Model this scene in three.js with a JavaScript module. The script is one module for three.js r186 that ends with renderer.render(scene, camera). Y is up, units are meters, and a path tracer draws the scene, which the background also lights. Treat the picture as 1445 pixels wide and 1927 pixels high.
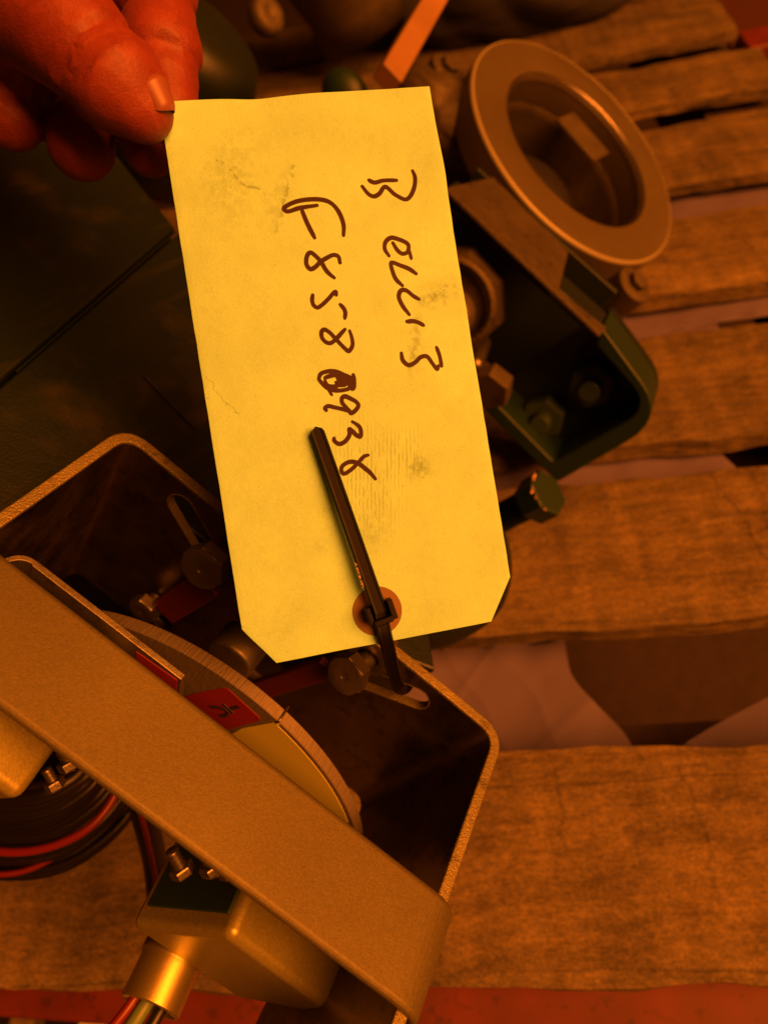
import * as THREE from 'three';
import { RoundedBoxGeometry } from 'three/addons/geometries/RoundedBoxGeometry.js';
import { mergeGeometries, mergeVertices } from 'three/addons/utils/BufferGeometryUtils.js';
import { MarchingCubes } from 'three/addons/objects/MarchingCubes.js';
import { RectAreaLightUniformsLib } from 'three/addons/lights/RectAreaLightUniformsLib.js';
import { Brush, Evaluator, SUBTRACTION } from 'three-bvh-csg';

// ---------------------------------------------------------------- camera, light, exposure
const scene = new THREE.Scene();
const camera = new THREE.PerspectiveCamera(73.75, 1445 / 1927, 0.02, 30);
camera.position.set(0, 0.4, 0);
camera.quaternion.set(-0.457391, 0.035283, -0.074217, 0.88546);
camera.focus = 0.203; camera.userData.fStop = 9.5;
scene.add(camera);
const renderer = new THREE.WebGLRenderer({ antialias: true });
renderer.toneMapping = THREE.LinearToneMapping;
renderer.toneMappingExposure = 1;
renderer.shadowMap.enabled = true;
RectAreaLightUniformsLib.init();
const AMBER = [1, 0.225, 0.02];
scene.background = new THREE.Color().setRGB(0.068, 0.0125, 0.0006);   // the dim amber hall all round
const lamp = new THREE.RectAreaLight(new THREE.Color().setRGB(...AMBER), 24.5, 2.35, 2.35);   // sodium lamp high on the right
lamp.position.set(2.35, 2.5, 0.85); lamp.lookAt(-0.03, 0.15, -0.2); lamp.name = 'hall_lamp_light';
scene.add(lamp);

// ---------------------------------------------------------------- helpers
const V3 = (x, y, z) => new THREE.Vector3(x, y, z);
const CR = V3(0.9865, -0.1637, 0.0054), CU = V3(0.0992, 0.5706, -0.8152), CB = V3(0.1304, 0.8048, 0.5791);   // right, up and back of the view
const FPX = 1285, CX = 722.5, CY = 963.5;
const sight = (x, y) => CR.clone().multiplyScalar((x - CX) / FPX).addScaledVector(CU, -(y - CY) / FPX).addScaledVector(CB, -1);
const at = (x, y, d) => sight(x, y).multiplyScalar(d).add(camera.position);
const onLevel = (x, y, h) => { const s = sight(x, y); return s.multiplyScalar((h - 0.4) / s.y).add(camera.position); };
// axes of the valve unit: u along the bracket web, v out of the web, n into the bracket
const FO = V3(-0.11512, 0.24224, -0.16064), FU = V3(0.68273, -0.54529, 0.48635), FV = V3(-0.35834, 0.33019, 0.87325), FN = V3(-0.63676, -0.77047, 0.03003);
const BASIS = new THREE.Matrix4().makeBasis(FU, FV, FN);
const inUnit = (p) => { const q = p.clone().sub(FO); return V3(q.dot(FU), q.dot(FV), q.dot(FN)); };
const on = (x, y, axis, val) => { const s = sight(x, y), N = [FU, FV, FN][axis]; const t = (FO.clone().sub(camera.position).dot(N) + val) / s.dot(N); return inUnit(s.multiplyScalar(t).add(camera.position)); };

let seed = 7;
const rnd = () => { seed = (seed + 0x6d2b79f5) | 0; let t = Math.imul(seed ^ (seed >>> 15), 1 | seed); t = (t + Math.imul(t ^ (t >>> 7), 61 | t)) ^ t; return ((t ^ (t >>> 14)) >>> 0) / 4294967296; };
const hash = (x, y, s) => { let h = Math.imul(x, 374761393) + Math.imul(y, 668265263) + Math.imul(s, 2147483647 - 97); h = Math.imul(h ^ (h >>> 13), 1274126177); return ((h ^ (h >>> 16)) >>> 0) / 4294967296; };
function noise(x, y, s = 1, px = 0, py = 0) {       // value noise, periodic when px, py are given
  const ix = Math.floor(x), iy = Math.floor(y), fx = x - ix, fy = y - iy, a = fx * fx * (3 - 2 * fx), b = fy * fy * (3 - 2 * fy);
  const w = (i, p) => (p ? ((i % p) + p) % p : i), g = (i, j) => hash(w(i, px), w(j, py), s);
  return (g(ix, iy) * (1 - a) + g(ix + 1, iy) * a) * (1 - b) + (g(ix, iy + 1) * (1 - a) + g(ix + 1, iy + 1) * a) * b;
}
const fbm = (x, y, s, p, q, oct = 4) => { let v = 0, a = 0.5; for (let i = 0; i < oct; i++) { v += a * noise(x, y, s + i, p, q); x *= 2; y *= 2; p *= 2; q *= 2; a *= 0.5; } return v / (1 - Math.pow(0.5, oct)); };
const clamp = (x, a = 0, b = 1) => Math.min(b, Math.max(a, x)), mix = (a, b, t) => a + (b - a) * t, smooth = (a, b, x) => { const t = clamp((x - a) / (b - a)); return t * t * (3 - 2 * t); };
function texture(w, h, f, srgb, rx = 1, ry = 1) {
  const d = new Uint8Array(w * h * 4);
  for (let j = 0; j < h; j++) for (let i = 0; i < w; i++) { const c = f(i / w, j / h), o = (j * w + i) * 4; for (let k = 0; k < 3; k++) d[o + k] = clamp((c.length ? c[k] : c)) * 255; d[o + 3] = 255; }
  const t = new THREE.DataTexture(d, w, h); t.wrapS = t.wrapT = THREE.RepeatWrapping; t.magFilter = THREE.LinearFilter; t.minFilter = THREE.LinearMipmapLinearFilter; t.generateMipmaps = true;
  if (srgb) t.colorSpace = THREE.SRGBColorSpace; t.repeat.set(rx, ry); t.needsUpdate = true; return t;
}
const lin = (r, g, b) => new THREE.Color().setRGB(r, g, b);
const std = (o) => new THREE.MeshPhysicalMaterial(o);

// uv in metres by the side a face looks to
function metreUV(g, dx = 0, dy = 0) {
  g = g.index ? g.toNonIndexed() : g;
  const p = g.attributes.position, n = p.count, uv = new Float32Array(n * 2), a = V3(), b = V3(), c = V3();
  for (let i = 0; i < n; i += 3) {
    a.fromBufferAttribute(p, i); b.fromBufferAttribute(p, i + 1); c.fromBufferAttribute(p, i + 2);
    const m = b.clone().sub(a).cross(c.clone().sub(a)), X = Math.abs(m.x), Y = Math.abs(m.y), Z = Math.abs(m.z);
    [a, b, c].forEach((q, k) => { const [s, t] = Y >= X && Y >= Z ? [q.x, q.z] : Z >= X ? [q.x, q.y] : [q.z, q.y]; uv[(i + k) * 2] = s + dx; uv[(i + k) * 2 + 1] = t + dy; });
  }
  g.setAttribute('uv', new THREE.BufferAttribute(uv, 2)); return g;
}
const clean = (g) => { g = g.index ? g.toNonIndexed() : g.clone(); for (const k of Object.keys(g.attributes)) if (!['position', 'normal', 'uv'].includes(k)) g.deleteAttribute(k); g.clearGroups?.(); return g; };
const join = (list) => mergeGeometries(list.map(clean));
const names = {};
const numbered = (n) => { names[n] = (names[n] ?? -1) + 1; return names[n] ? n + '_' + String(names[n]).padStart(3, '0') : n; };
function mesh(name, geo, m, parent) {
  const o = new THREE.Mesh(geo, m); o.name = parent === scene ? numbered(name) : name; o.castShadow = o.receiveShadow = true; parent.add(o); return o;
}
function tag(o, label, category, group) { o.userData.label = label; if (category) o.userData.category = category; if (group) o.userData.group = group; return o; }
function thing(name, label, category, p = V3(0, 0, 0)) { const g = new THREE.Group(); g.name = numbered(name); g.position.copy(p); scene.add(g); return tag(g, label, category); }
const box = (x, y, z, w, h, d, r = 0.0006) => new RoundedBoxGeometry(w, h, d, 2, Math.min(r, w / 2.1, h / 2.1, d / 2.1)).translate(x, y, z);
const orient = (dir, from = V3(0, 1, 0)) => new THREE.Quaternion().setFromUnitVectors(from, dir.clone().normalize());
const placed = (g, pos, dir) => g.applyQuaternion(orient(dir)).translate(pos.x, pos.y, pos.z);
const tube = (pts, r, seg = 60, rad = 10, closed = false) => new THREE.TubeGeometry(new THREE.CatmullRomCurve3(pts, closed), seg, r, rad, closed);
const capped = (pts, r, seg = 60, rad = 10) => join([tube(pts, r, seg, rad), new THREE.SphereGeometry(r, rad, 8).translate(...pts[0].toArray()), new THREE.SphereGeometry(r, rad, 8).translate(...pts[pts.length - 1].toArray())]);
function hexagon(r, h, bevel = 0.0006, sides = 6) {      // a hexagonal prism with softened edges, its axis on y, its foot at 0
  const s = new THREE.Shape(); for (let i = 0; i <= sides; i++) { const a = (i * 2 * Math.PI) / sides; s[i ? 'lineTo' : 'moveTo'](Math.cos(a) * (r - bevel), Math.sin(a) * (r - bevel)); }
  return new THREE.ExtrudeGeometry(s, { depth: h - 2 * bevel, bevelEnabled: true, bevelSize: bevel, bevelThickness: bevel, bevelSegments: 2, curveSegments: 2 }).translate(0, 0, bevel).rotateX(-Math.PI / 2);
}
function thread(r, len, pitch = 0.00125) {               // a threaded rod on y from 0 up
  const p = [new THREE.Vector2(0.00001, 0)]; for (let y = 0; y < len; y += pitch) p.push(new THREE.Vector2(r * 0.84, y), new THREE.Vector2(r, y + pitch * 0.5)); p.push(new THREE.Vector2(r * 0.84, len), new THREE.Vector2(0.00001, len));
  return new THREE.LatheGeometry(p, 20);
}
const lathe = (prof, seg = 64) => new THREE.LatheGeometry(prof.map(([r, y]) => new THREE.Vector2(r, y)), seg);
const washer = (ro, ri, h) => lathe([[ri, 0], [ro, 0], [ro, h], [ri, h], [ri, 0]], 32);
function slab(points, depth, bevel = 0.0004, radii) {     // a plate from an outline in (x, y), pushed along z
  const s = new THREE.Shape(), n = points.length;
  points.forEach(([x, y], i) => {
    const r = radii?.[i] ?? 0;
    if (!r) { s[i ? 'lineTo' : 'moveTo'](x, y); return; }
    const A = new THREE.Vector2(...points[(i + n - 1) % n]), B = new THREE.Vector2(x, y), C = new THREE.Vector2(...points[(i + 1) % n]);
    const p = B.clone().add(A.sub(B).setLength(r)), q = B.clone().add(C.sub(B).setLength(r));
    s[i ? 'lineTo' : 'moveTo'](p.x, p.y); s.quadraticCurveTo(x, y, q.x, q.y);
  });
  s.closePath();
  return new THREE.ExtrudeGeometry(s, { depth: Math.max(depth - 2 * bevel, 1e-5), bevelEnabled: bevel > 0, bevelSize: bevel, bevelThickness: bevel, bevelOffset: -bevel, bevelSegments: 2, curveSegments: 10 }).translate(0, 0, bevel);
}

// ---------------------------------------------------------------- materials
const grainTex = (s) => texture(1024, 512, (x, y) => {
  const warp = fbm(x * 6, y * 4, s + 50, 6, 4) * 0.5, g = fbm(x * 9, (y + warp * 0.3) * 60, s, 9, 60, 3), f = noise(x * 110, y * 250, s + 9, 110, 250), f2 = noise(x * 250, y * 160, s + 13, 250, 160), big = fbm(x * 8, y * 7, s + 20, 8, 7), blot = smooth(0.52, 0.8, fbm(x * 22, y * 16, s + 30, 22, 16));
  const saw = noise((x + 0.015 * fbm(x * 4, y * 9, s + 61, 4, 9)) * 60, y * 5, s + 66, 60, 5);
  let k = 0.5 + 0.15 * (g - 0.5) + 0.08 * (f - 0.5) + 0.08 * (f2 - 0.5) + 0.24 * (big - 0.5) - 0.06 * blot + 0.1 * (saw - 0.5) + 0.1 * (noise(x * 400, y * 420, s + 81, 400, 420) - 0.5);
  const cr = Math.abs(((x * 7 + 0.6 * fbm(x * 3, y * 7, s + 71, 3, 7)) % 1) - 0.5); k -= 0.09 * smooth(0.03, 0, cr) * smooth(0.4, 0.66, noise(x * 7, y * 5, s + 73, 7, 5)); const cr2 = Math.abs(((y * 9 + 0.5 * fbm(x * 5, y * 9, s + 75, 5, 9)) % 1) - 0.5); k -= 0.12 * smooth(0.03, 0, cr2) * smooth(0.55, 0.7, noise(x * 5, y * 11, s + 77, 5, 11)); k += 0.14 * (noise(x * 512, y * 380, s + 83, 512, 380) - 0.5);
  return [k * 0.98, k * 0.9, k * 0.76];
}, true, 1 / 0.5, 1 / 0.25);
const grainBump = texture(1024, 512, (x, y) => 0.5 + 0.3 * (fbm(x * 14, y * 70, 3, 14, 70, 3) - 0.5) + 0.25 * (noise(x * 60, y * 6, 5, 60, 6) - 0.5) + 0.4 * (fbm(x * 40, y * 60, 8, 40, 60, 2) - 0.5) - 0.4 * smooth(0.62, 0.8, fbm(x * 10, y * 16, 12, 10, 16)), false, 1 / 0.5, 1 / 0.25);
const woods = [1, 2, 3].map((s) => std({ map: grainTex(s * 11), bumpMap: grainBump, bumpScale: 0.0022, roughness: 0.82, color: lin(...[[0.47, 0.42, 0.21], [0.53, 0.47, 0.23], [0.39, 0.33, 0.17]][s - 1]) }));
const blast = texture(512, 512, (x, y) => 0.5 + 0.62 * (noise(x * 128, y * 128, 4, 128, 128) - 0.5) + 0.45 * (noise(x * 256, y * 256, 5, 256, 256) - 0.5), false, 1 / 0.07, 1 / 0.07);
const grit = texture(1024, 1024, (x, y) => 0.5 + 0.6 * (noise(x * 300, y * 300, 14, 300, 300) - 0.5) + 0.5 * (noise(x * 512, y * 512, 15, 512, 512) - 0.5), false, 1 / 0.12, 1 / 0.12);
const fine = texture(1024, 1024, (x, y) => { const k = 0.86 + 0.14 * (fbm(x * 4, y * 4, 33, 4, 4) - 0.5) - 0.1 * (noise(x * 340, y * 340, 34, 340, 340) - 0.4); return [k, k * 0.98, k * 0.95]; }, true, 1 / 0.16, 1 / 0.16);
const smear = texture(512, 512, (x, y) => { const k = 0.46 + 0.3 * (fbm(x * 8, y * 8, 21, 8, 8) - 0.5) + 0.12 * (noise(x * 120, y * 120, 6, 120, 120) - 0.5); return [k, k, k]; }, false, 1 / 0.08, 1 / 0.08);
const worn = texture(512, 512, (x, y) => { const k = 0.86 + 0.22 * (fbm(x * 6, y * 6, 31, 6, 6) - 0.5) - 0.18 * smooth(0.6, 0.85, fbm(x * 22, y * 22, 41, 22, 22)); return [k, k * 0.98, k * 0.95]; }, true, 1 / 0.1, 1 / 0.1);
const M = {
  cutEdge: std({ color: lin(0.27, 0.25, 0.1), map: worn, metalness: 0.5, roughness: 0.55, bumpMap: grit, bumpScale: 0.0003 }),
  greenNut: std({ color: lin(0.022, 0.046, 0.016), roughness: 0.5 }),
  edgeGlint: std({ color: lin(0.33, 0.3, 0.17), metalness: 0.3, roughness: 0.45 }),  // paler metal, edge highlights put into its colour
  shadedWood: std({ color: lin(0.05, 0.034, 0.02), bumpMap: grainBump, bumpScale: 0.002, roughness: 0.85 }),  // wood under the boards, its shade put into the colour
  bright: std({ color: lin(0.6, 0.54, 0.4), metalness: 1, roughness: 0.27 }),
  casing: std({ color: lin(0.46, 0.44, 0.11), map: fine, metalness: 0.55, roughness: 0.42, bumpMap: blast, bumpScale: 0.00003 }),
  blasted: std({ color: lin(0.165, 0.15, 0.05), map: fine, metalness: 0.5, roughness: 0.6, bumpMap: grit, bumpScale: 0.00004 }),
  steel: std({ color: lin(0.3, 0.29, 0.22), map: worn, metalness: 0.85, roughness: 1, roughnessMap: smear, bumpMap: blast, bumpScale: 0.00004 }),
  sheet: std({ color: lin(0.3, 0.26, 0.18), map: worn, metalness: 1, roughness: 0.8, roughnessMap: smear, bumpMap: blast, bumpScale: 0.00003 }),
  bolt: std({ color: lin(0.2, 0.18, 0.13), metalness: 0.9, roughness: 0.4, bumpMap: blast, bumpScale: 0.00004 }),
  brass: std({ color: lin(0.5, 0.43, 0.12), metalness: 0.9, roughness: 0.4, bumpMap: blast, bumpScale: 0.00002 }),
  cast: std({ color: lin(0.12, 0.1, 0.05), map: worn, metalness: 0.55, roughness: 0.6, bumpMap: blast, bumpScale: 0.0003 }),
  machined: std({ color: lin(0.21, 0.18, 0.09), map: fine, metalness: 0.6, roughness: 0.45 }),
  black: std({ color: lin(0.012, 0.01, 0.009), roughness: 0.5 }),
  rubber: std({ color: lin(0.007, 0.006, 0.006), roughness: 0.42 }),
  nylon: std({ color: lin(0.004, 0.003, 0.002), roughness: 0.5, specularIntensity: 0.3, bumpMap: blast, bumpScale: 0.00002 }),
  redWire: std({ color: lin(0.14, 0.009, 0.005), roughness: 0.42 }),
  greenWire: std({ color: lin(0.1, 0.16, 0.05), roughness: 0.45 }),
  redPaint: std({ color: lin(0.07, 0.006, 0.004), roughness: 0.5 }),
  beam: std({ color: lin(0.16, 0.02, 0.01), map: worn, roughness: 0.55 }),
  redLabel: std({ color: lin(0.2, 0.009, 0.008), roughness: 0.5 }),
  yellowLabel: std({ color: lin(0.5, 0.5, 0.08), roughness: 0.5 }),
  ink: std({ color: lin(0.02, 0.012, 0.012), roughness: 0.6 }),
  panel: std({ color: lin(0.012, 0.03, 0.018), roughness: 0.38 }),
  film: std({ color: lin(0.1, 0.082, 0.17), roughness: 0.8, side: THREE.DoubleSide }),
  clearFilm: std({ color: lin(0.22, 0.19, 0.42), roughness: 0.32, transmission: 0.6, thickness: 0, side: THREE.DoubleSide }),
  batten: std({ color: lin(0.36, 0.2, 0.07), map: fine, roughness: 0.6 }),
  cloth: std({ color: lin(0.02, 0.018, 0.016), roughness: 0.9, bumpMap: blast, bumpScale: 0.001 }),
  floor: std({ color: lin(0.035, 0.02, 0.016), map: worn, roughness: 0.85 }),
  white: std({ color: lin(0.6, 0.56, 0.54), roughness: 0.7 }),
};
const paintTex = texture(1024, 1024, (x, y) => {  // green paint, dust mixed with brown glossy reflections put into the colour
  const w = fbm(x * 5, y * 5, 60, 5, 5), streak = fbm(x * 40, y * 5 + w, 61, 40, 5, 3), dustSheen = smooth(0.5, 0.85, fbm(x * 7, y * 7, 66, 7, 7)), fine = noise(x * 200, y * 200, 67, 200, 200);
  const d = clamp(0.62 * dustSheen + 0.5 * smooth(0.55, 0.8, streak) * w + 0.12 * (fine - 0.5));
  return [mix(0.045, 0.27, d), mix(0.095, 0.22, d), mix(0.055, 0.1, d)];
}, true, 1 / 0.22, 1 / 0.22);
M.green = std({ map: paintTex, roughness: 0.42, bumpMap: smear, bumpScale: 0.0006 });
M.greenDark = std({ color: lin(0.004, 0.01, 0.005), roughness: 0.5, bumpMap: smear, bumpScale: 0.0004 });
M.greenEdge = std({ color: lin(0.0045, 0.022, 0.007), roughness: 0.5, bumpMap: smear, bumpScale: 0.0004 });

// ---------------------------------------------------------------- the pallet and what lies under and round it
{
  const fl = mesh('floor', metreUV(new THREE.PlaneGeometry(8, 8).rotateX(-Math.PI / 2)), M.floor, scene); fl.position.y = -0.6; fl.userData.kind = 'structure';
  const pallet = thing('pallet', 'weathered wooden pallet of rough boards under the valve', 'pallet', V3(-0.1, -0.14, -0.55));
  const off = V3(0.1, 0.14, 0.55);
  function plank(x0, x1, z0, z1, y0, th, s, m, along = 'x') {       // a sawn board with wavering, chipped edges
    const L = x1 - x0, W = z1 - z0, g = new THREE.BoxGeometry(L, th, W, 60, 3, 10), p = g.attributes.position;
    for (let i = 0; i < p.count; i++) {
      let x = p.getX(i), y = p.getY(i), z = p.getZ(i);
      const e = Math.abs(z) / (W / 2), top = y > 0 ? 1 : 0;
      z += (noise(x * 22, s * 3.1 + (z > 0 ? 5 : 0), s) - 0.5) * 0.006 * e + (noise(x * 90, y * 160 + (z > 0 ? 9 : 0), s + 4) - 0.5) * 0.004 * (e > 0.99 ? 1 : 0);
      if (top) y += (fbm(x * 12, z * 25, s + 7, 0, 0, 3) - 0.5) * 0.0034 - (e > 0.99 ? 0.0024 * noise(x * 60, s, s + 3) + 0.0008 : 0);
      x += (Math.abs(x) > L / 2 - 1e-4 ? (noise(z * 60, y * 100, s) - 0.5) * 0.004 : 0);
      p.setXYZ(i, x, y, z);
    }
    g.computeVertexNormals(); g.translate((x0 + x1) / 2, y0 + th / 2, (z0 + z1) / 2);
    const d = metreUV(g, s * 0.137, s * 0.071); if (along === 'z') { const u = d.attributes.uv; for (let i = 0; i < u.count; i++) { const a = u.getX(i); u.setXY(i, u.getY(i), a); } }
    mesh('board', d.translate(off.x, off.y, off.z), m, pallet);
  }
  const rows = [[-0.112, -0.004], [-0.297, -0.184], [-0.439, -0.326], [-0.595, -0.488], [-0.757, -0.645], [-0.903, -0.803], [-1.08, -0.945], [-1.23, -1.098]];
  rows.forEach(([a, b], i) => plank(-0.75, 0.372 + (i % 3) * 0.003, a, b, i > 3 ? -0.013 : -0.018, i > 3 ? 0.013 : 0.018, i + 1, woods[[1, 1, 0, 1, 0, 1, 0, 0][i]]));
  const bar = (x, w) => mesh('stringer', metreUV(box(x + off.x, -0.069 + off.y, -0.63 + off.z, w, 0.088, 1.22, 0.003), x), M.shadedWood, pallet);
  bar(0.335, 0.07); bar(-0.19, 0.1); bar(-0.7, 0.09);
  [[-0.16, -0.06], [-0.5, -0.38], [-0.82, -0.7], [-1.16, -1.04]].forEach(([a, b], i) => mesh('bottom_board', metreUV(box(-0.19 + off.x, -0.126 + off.y, (a + b) / 2 + off.z, 1.1, 0.02, b - a, 0.002), i * 0.3), M.shadedWood, pallet));

  // white sheet seen through the gaps
  const edge = (z) => (z > -0.2 ? mix(0.052, 0.082, smooth(-0.18, -0.12, z)) : z > -0.36 ? 0.2 - 0.03 * noise(z * 30, 2) : z > -0.47 ? 0.22 : 0.4);
  const sheet = (x0, x1f, z0, z1, y, amp, nx, nz, s) => {
    const pos = [], idx = [];
    for (let j = 0; j <= nz; j++) for (let i = 0; i <= nx; i++) { const z = mix(z0, z1, j / nz), x = mix(typeof x0 === 'number' ? x0 : x0(z), x1f(z), i / nx); const dp = smooth(-0.26, -0.2, z), rg = (q, k) => 1 - Math.abs(2 * noise(q, k, s + k) - 1); pos.push(x, y - 0.022 * dp + amp * (fbm(x * 16 + z * 6, z * 9, s, 0, 0, 3) - 0.5) + amp * dp * (0.1 * rg(x * 17 - z * 3 + 0.8 * noise(z * 20, x * 9, s), 2) ** 6 + 0.1 * rg(x * 11 + z * 16 + 0.7 * noise(z * 14, x * 12, s + 3), 5) ** 7), z); }
    for (let j = 0; j < nz; j++) for (let i = 0; i < nx; i++) { const a = j * (nx + 1) + i, b = a + 1, c = a + nx + 1, d = c + 1; idx.push(a, c, b, b, c, d); }
    const g = new THREE.BufferGeometry(); g.setAttribute('position', new THREE.Float32BufferAttribute(pos, 3)); g.setIndex(idx); g.computeVertexNormals(); return metreUV(g);
  };
  tag(mesh('plastic_sheet', sheet(-0.3, edge, -0.69, -0.1, -0.0245, 0.009, 200, 240, 5), M.film, scene), 'white plastic sheet under the pallet boards, seen through the gaps', 'plastic sheet');
  tag(mesh('plastic_film', sheet((z) => 0.09 + 0.16 * smooth(-0.1, -0.2, z), (z) => 0.16 + 0.2 * smooth(-0.08, -0.22, z), -0.23, -0.09, -0.02, 0.012, 90, 90, 15), M.clearFilm, scene), 'clear wrinkled plastic film in the wide board gap at the right', 'plastic film');

  // red beams of the rack in front and behind
  const beam = thing('rack_beam', 'orange red steel rack beam along the front edge of the pallet', 'rack beam', V3(0.1, -0.2, 0.05));
  { const g = box(-0.25, 0.13, -0.05, 1.4, 0.06, 0.06, 0.003); mesh('beam_ledge', metreUV(g), std({ color: lin(0.13, 0.016, 0.008), map: worn, roughness: 0.6 }), beam).rotation.y = -0.055;
    const h = box(0.25, 0.085, 0.021, 1.0, 0.1, 0.1, 0.003); mesh('beam_web', metreUV(h), M.beam, beam).rotation.y = -0.06; }
  const back = thing('side_beam', 'red steel rack bar beyond the right end of the pallet', 'rack beam', V3(0.5, -0.05, -0.95));
  mesh('bar', metreUV(box(0, 0.02, 0, 0.24, 0.035, 0.05, 0.003)), M.beam, back);
  mesh('bar_plate', metreUV(box(0.1, -0.02, -0.22, 0.4, 0.03, 0.3, 0.003)), std({ color: lin(0.05, 0.012, 0.008), roughness: 0.7 }), back);

  // slats of a crate lower down, past the beam
  const c0 = onLevel(120, 1920, -0.3), crate = thing('slatted_crate', 'slatted crate with one white slat below the red beam', 'crate', V3(c0.x, -0.33, c0.z));
  [[44, 24, 1], [118, 30, 2], [176, 25, 0], [250, 45, 1], [345, 40, 2], [430, 45, 1]].forEach(([px, w, k]) => { const q = onLevel(px, 1905, -0.3); mesh('slat', metreUV(box(q.x - c0.x, k === 2 ? -0.03 : 0.02, 0.06, w / 1000, 0.02, 0.4, 0.002), px * 0.01), k ? woods[k === 1 ? 0 : 2] : M.white, crate); });

  // square batten, dark cloth heap, round casting and green cap at the back
  const a = at(728, 150, 0.47), b = at(850, -60, 0.56), len = a.distanceTo(b) + 0.02;
  const st = mesh('wooden_batten', metreUV(box(0, len / 2, 0, 0.017, len, 0.014, 0.0012)), M.batten, scene); st.position.copy(a); 
  { const y = b.clone().sub(a).normalize(), z = CB.clone().addScaledVector(CR, 0.55); z.addScaledVector(y, -z.dot(y)).normalize(); const x = y.clone().cross(z); st.quaternion.setFromRotationMatrix(new THREE.Matrix4().makeBasis(x, y, z)); }
  tag(st, 'square orange wooden batten leaning behind the top of the tag', 'batten');

  const heap = new THREE.SphereGeometry(1, 80, 50), hp = heap.attributes.position;
  for (let i = 0; i < hp.count; i++) { const p = V3().fromBufferAttribute(hp, i), k = 1 + 0.28 * (fbm(p.x * 2.2 + 3, p.y * 2.2 + p.z * 1.7 + 5, 77, 0, 0, 4) - 0.5) + 0.1 * Math.abs(Math.sin(p.x * 7 + p.z * 3 + 2 * p.y)); p.multiplyScalar(k); hp.setXYZ(i, p.x * 0.19, p.y * 0.09, p.z * 0.1); }
  heap.computeVertexNormals(); const hg = mesh('work_jacket', metreUV(heap), M.cloth, scene); hg.position.copy(onLevel(930, -75, 0.07)); hg.rotation.y = -0.12; tag(hg, 'dark crumpled cloth heap on the pallet boards behind the flange', 'cloth');

  const c = at(600, -150, 0.8), pot = thing('valve_casting', 'brown round valve casting standing behind the hand', 'valve', c.clone().add(V3(0, -0.12, 0)));
  mesh('body', metreUV(lathe([[0, 0.13], [0.05, 0.125], [0.085, 0.1], [0.1, 0.06], [0.1, 0.02], [0.075, -0.03], [0.06, -0.09], [0.06, -0.12], [0, -0.12]], 48).rotateZ(0.25).translate(0, 0.12, 0)), M.cast, pot);
  const rim = at(492, 40, 0.52), ring = mesh('lug', metreUV(placed(lathe([[0, 0], [0.012, 0], [0.014, 0.004], [0.014, 0.01], [0.011, 0.014], [0.005, 0.0145], [0.004, 0.012], [0, 0.012]], 24), V3(0, 0, 0), CB.clone().addScaledVector(CR, 0.9))), M.cast, pot); ring.position.copy(rim.clone().sub(pot.position));
  const cap = at(372, 92, 0.5), cyl = thing('cylinder_cap', 'dark green round cylinder end between the hand and the casting', 'cylinder', cap.clone().addScaledVector(FN, 0.06));
  { const ax = FN.clone().negate().addScaledVector(CR, 0.25); const g = lathe([[0, 0.022], [0.03, 0.02], [0.043, 0.014], [0.05, 0], [0.05, -0.1], [0, -0.1]], 64); mesh('end_cap', metreUV(placed(g, V3(0, 0, 0).addScaledVector(FN, -0.06), ax)), M.greenDark, cyl);
    const r = lathe([[0.051, -0.03], [0.06, -0.028], [0.062, -0.045], [0.051, -0.05]], 64); mesh('collar', metreUV(placed(r, V3(0, 0, 0).addScaledVector(FN, -0.06), ax)), M.cast, cyl); }
}

// ---------------------------------------------------------------- the actuated valve: one thing, its parts in the unit's own axes
const OR = V3(0.18, -0.255, 0.066);                        // where it stands on the boards, in those axes
const unit = thing('actuated_valve', 'dark green actuated flanged valve with blasted steel switch bracket, lying on the pallet', 'valve', FO.clone().addScaledVector(FU, OR.x).addScaledVector(FV, OR.y).addScaledVector(FN, OR.z));
unit.quaternion.setFromRotationMatrix(BASIS);
const part = (name, g, m, parent = unit, label) => { const o = mesh(name, metreUV(g.translate(-OR.x, -OR.y, -OR.z)), m, parent); if (label) o.userData.label = label; return o; };
const EX = V3(1, 0, 0), EY = V3(0, 1, 0), EZ = V3(0, 0, 1);

function hexBolt(r, h, shank, shankR, pos, dir, marks) {    // head at pos looking along dir, shank behind it
  const l = [hexagon(r, h), placedUp(washer(r * 0.92, r * 0.2, 0.0008), h - 0.0004), thread(shankR, shank, 0.0011).translate(0, -shank, 0)];
  if (marks) for (let i = 0; i < 4; i++) l.push(new THREE.BoxGeometry(r * 0.42, 0.0004, 0.0005).translate(r * 0.55, h + 0.0003, 0).rotateY(0.5 + (i * Math.PI) / 2));
  return placed(join(l), pos, dir);
}
function placedUp(g, y) { return g.translate(0, y, 0); }

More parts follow.
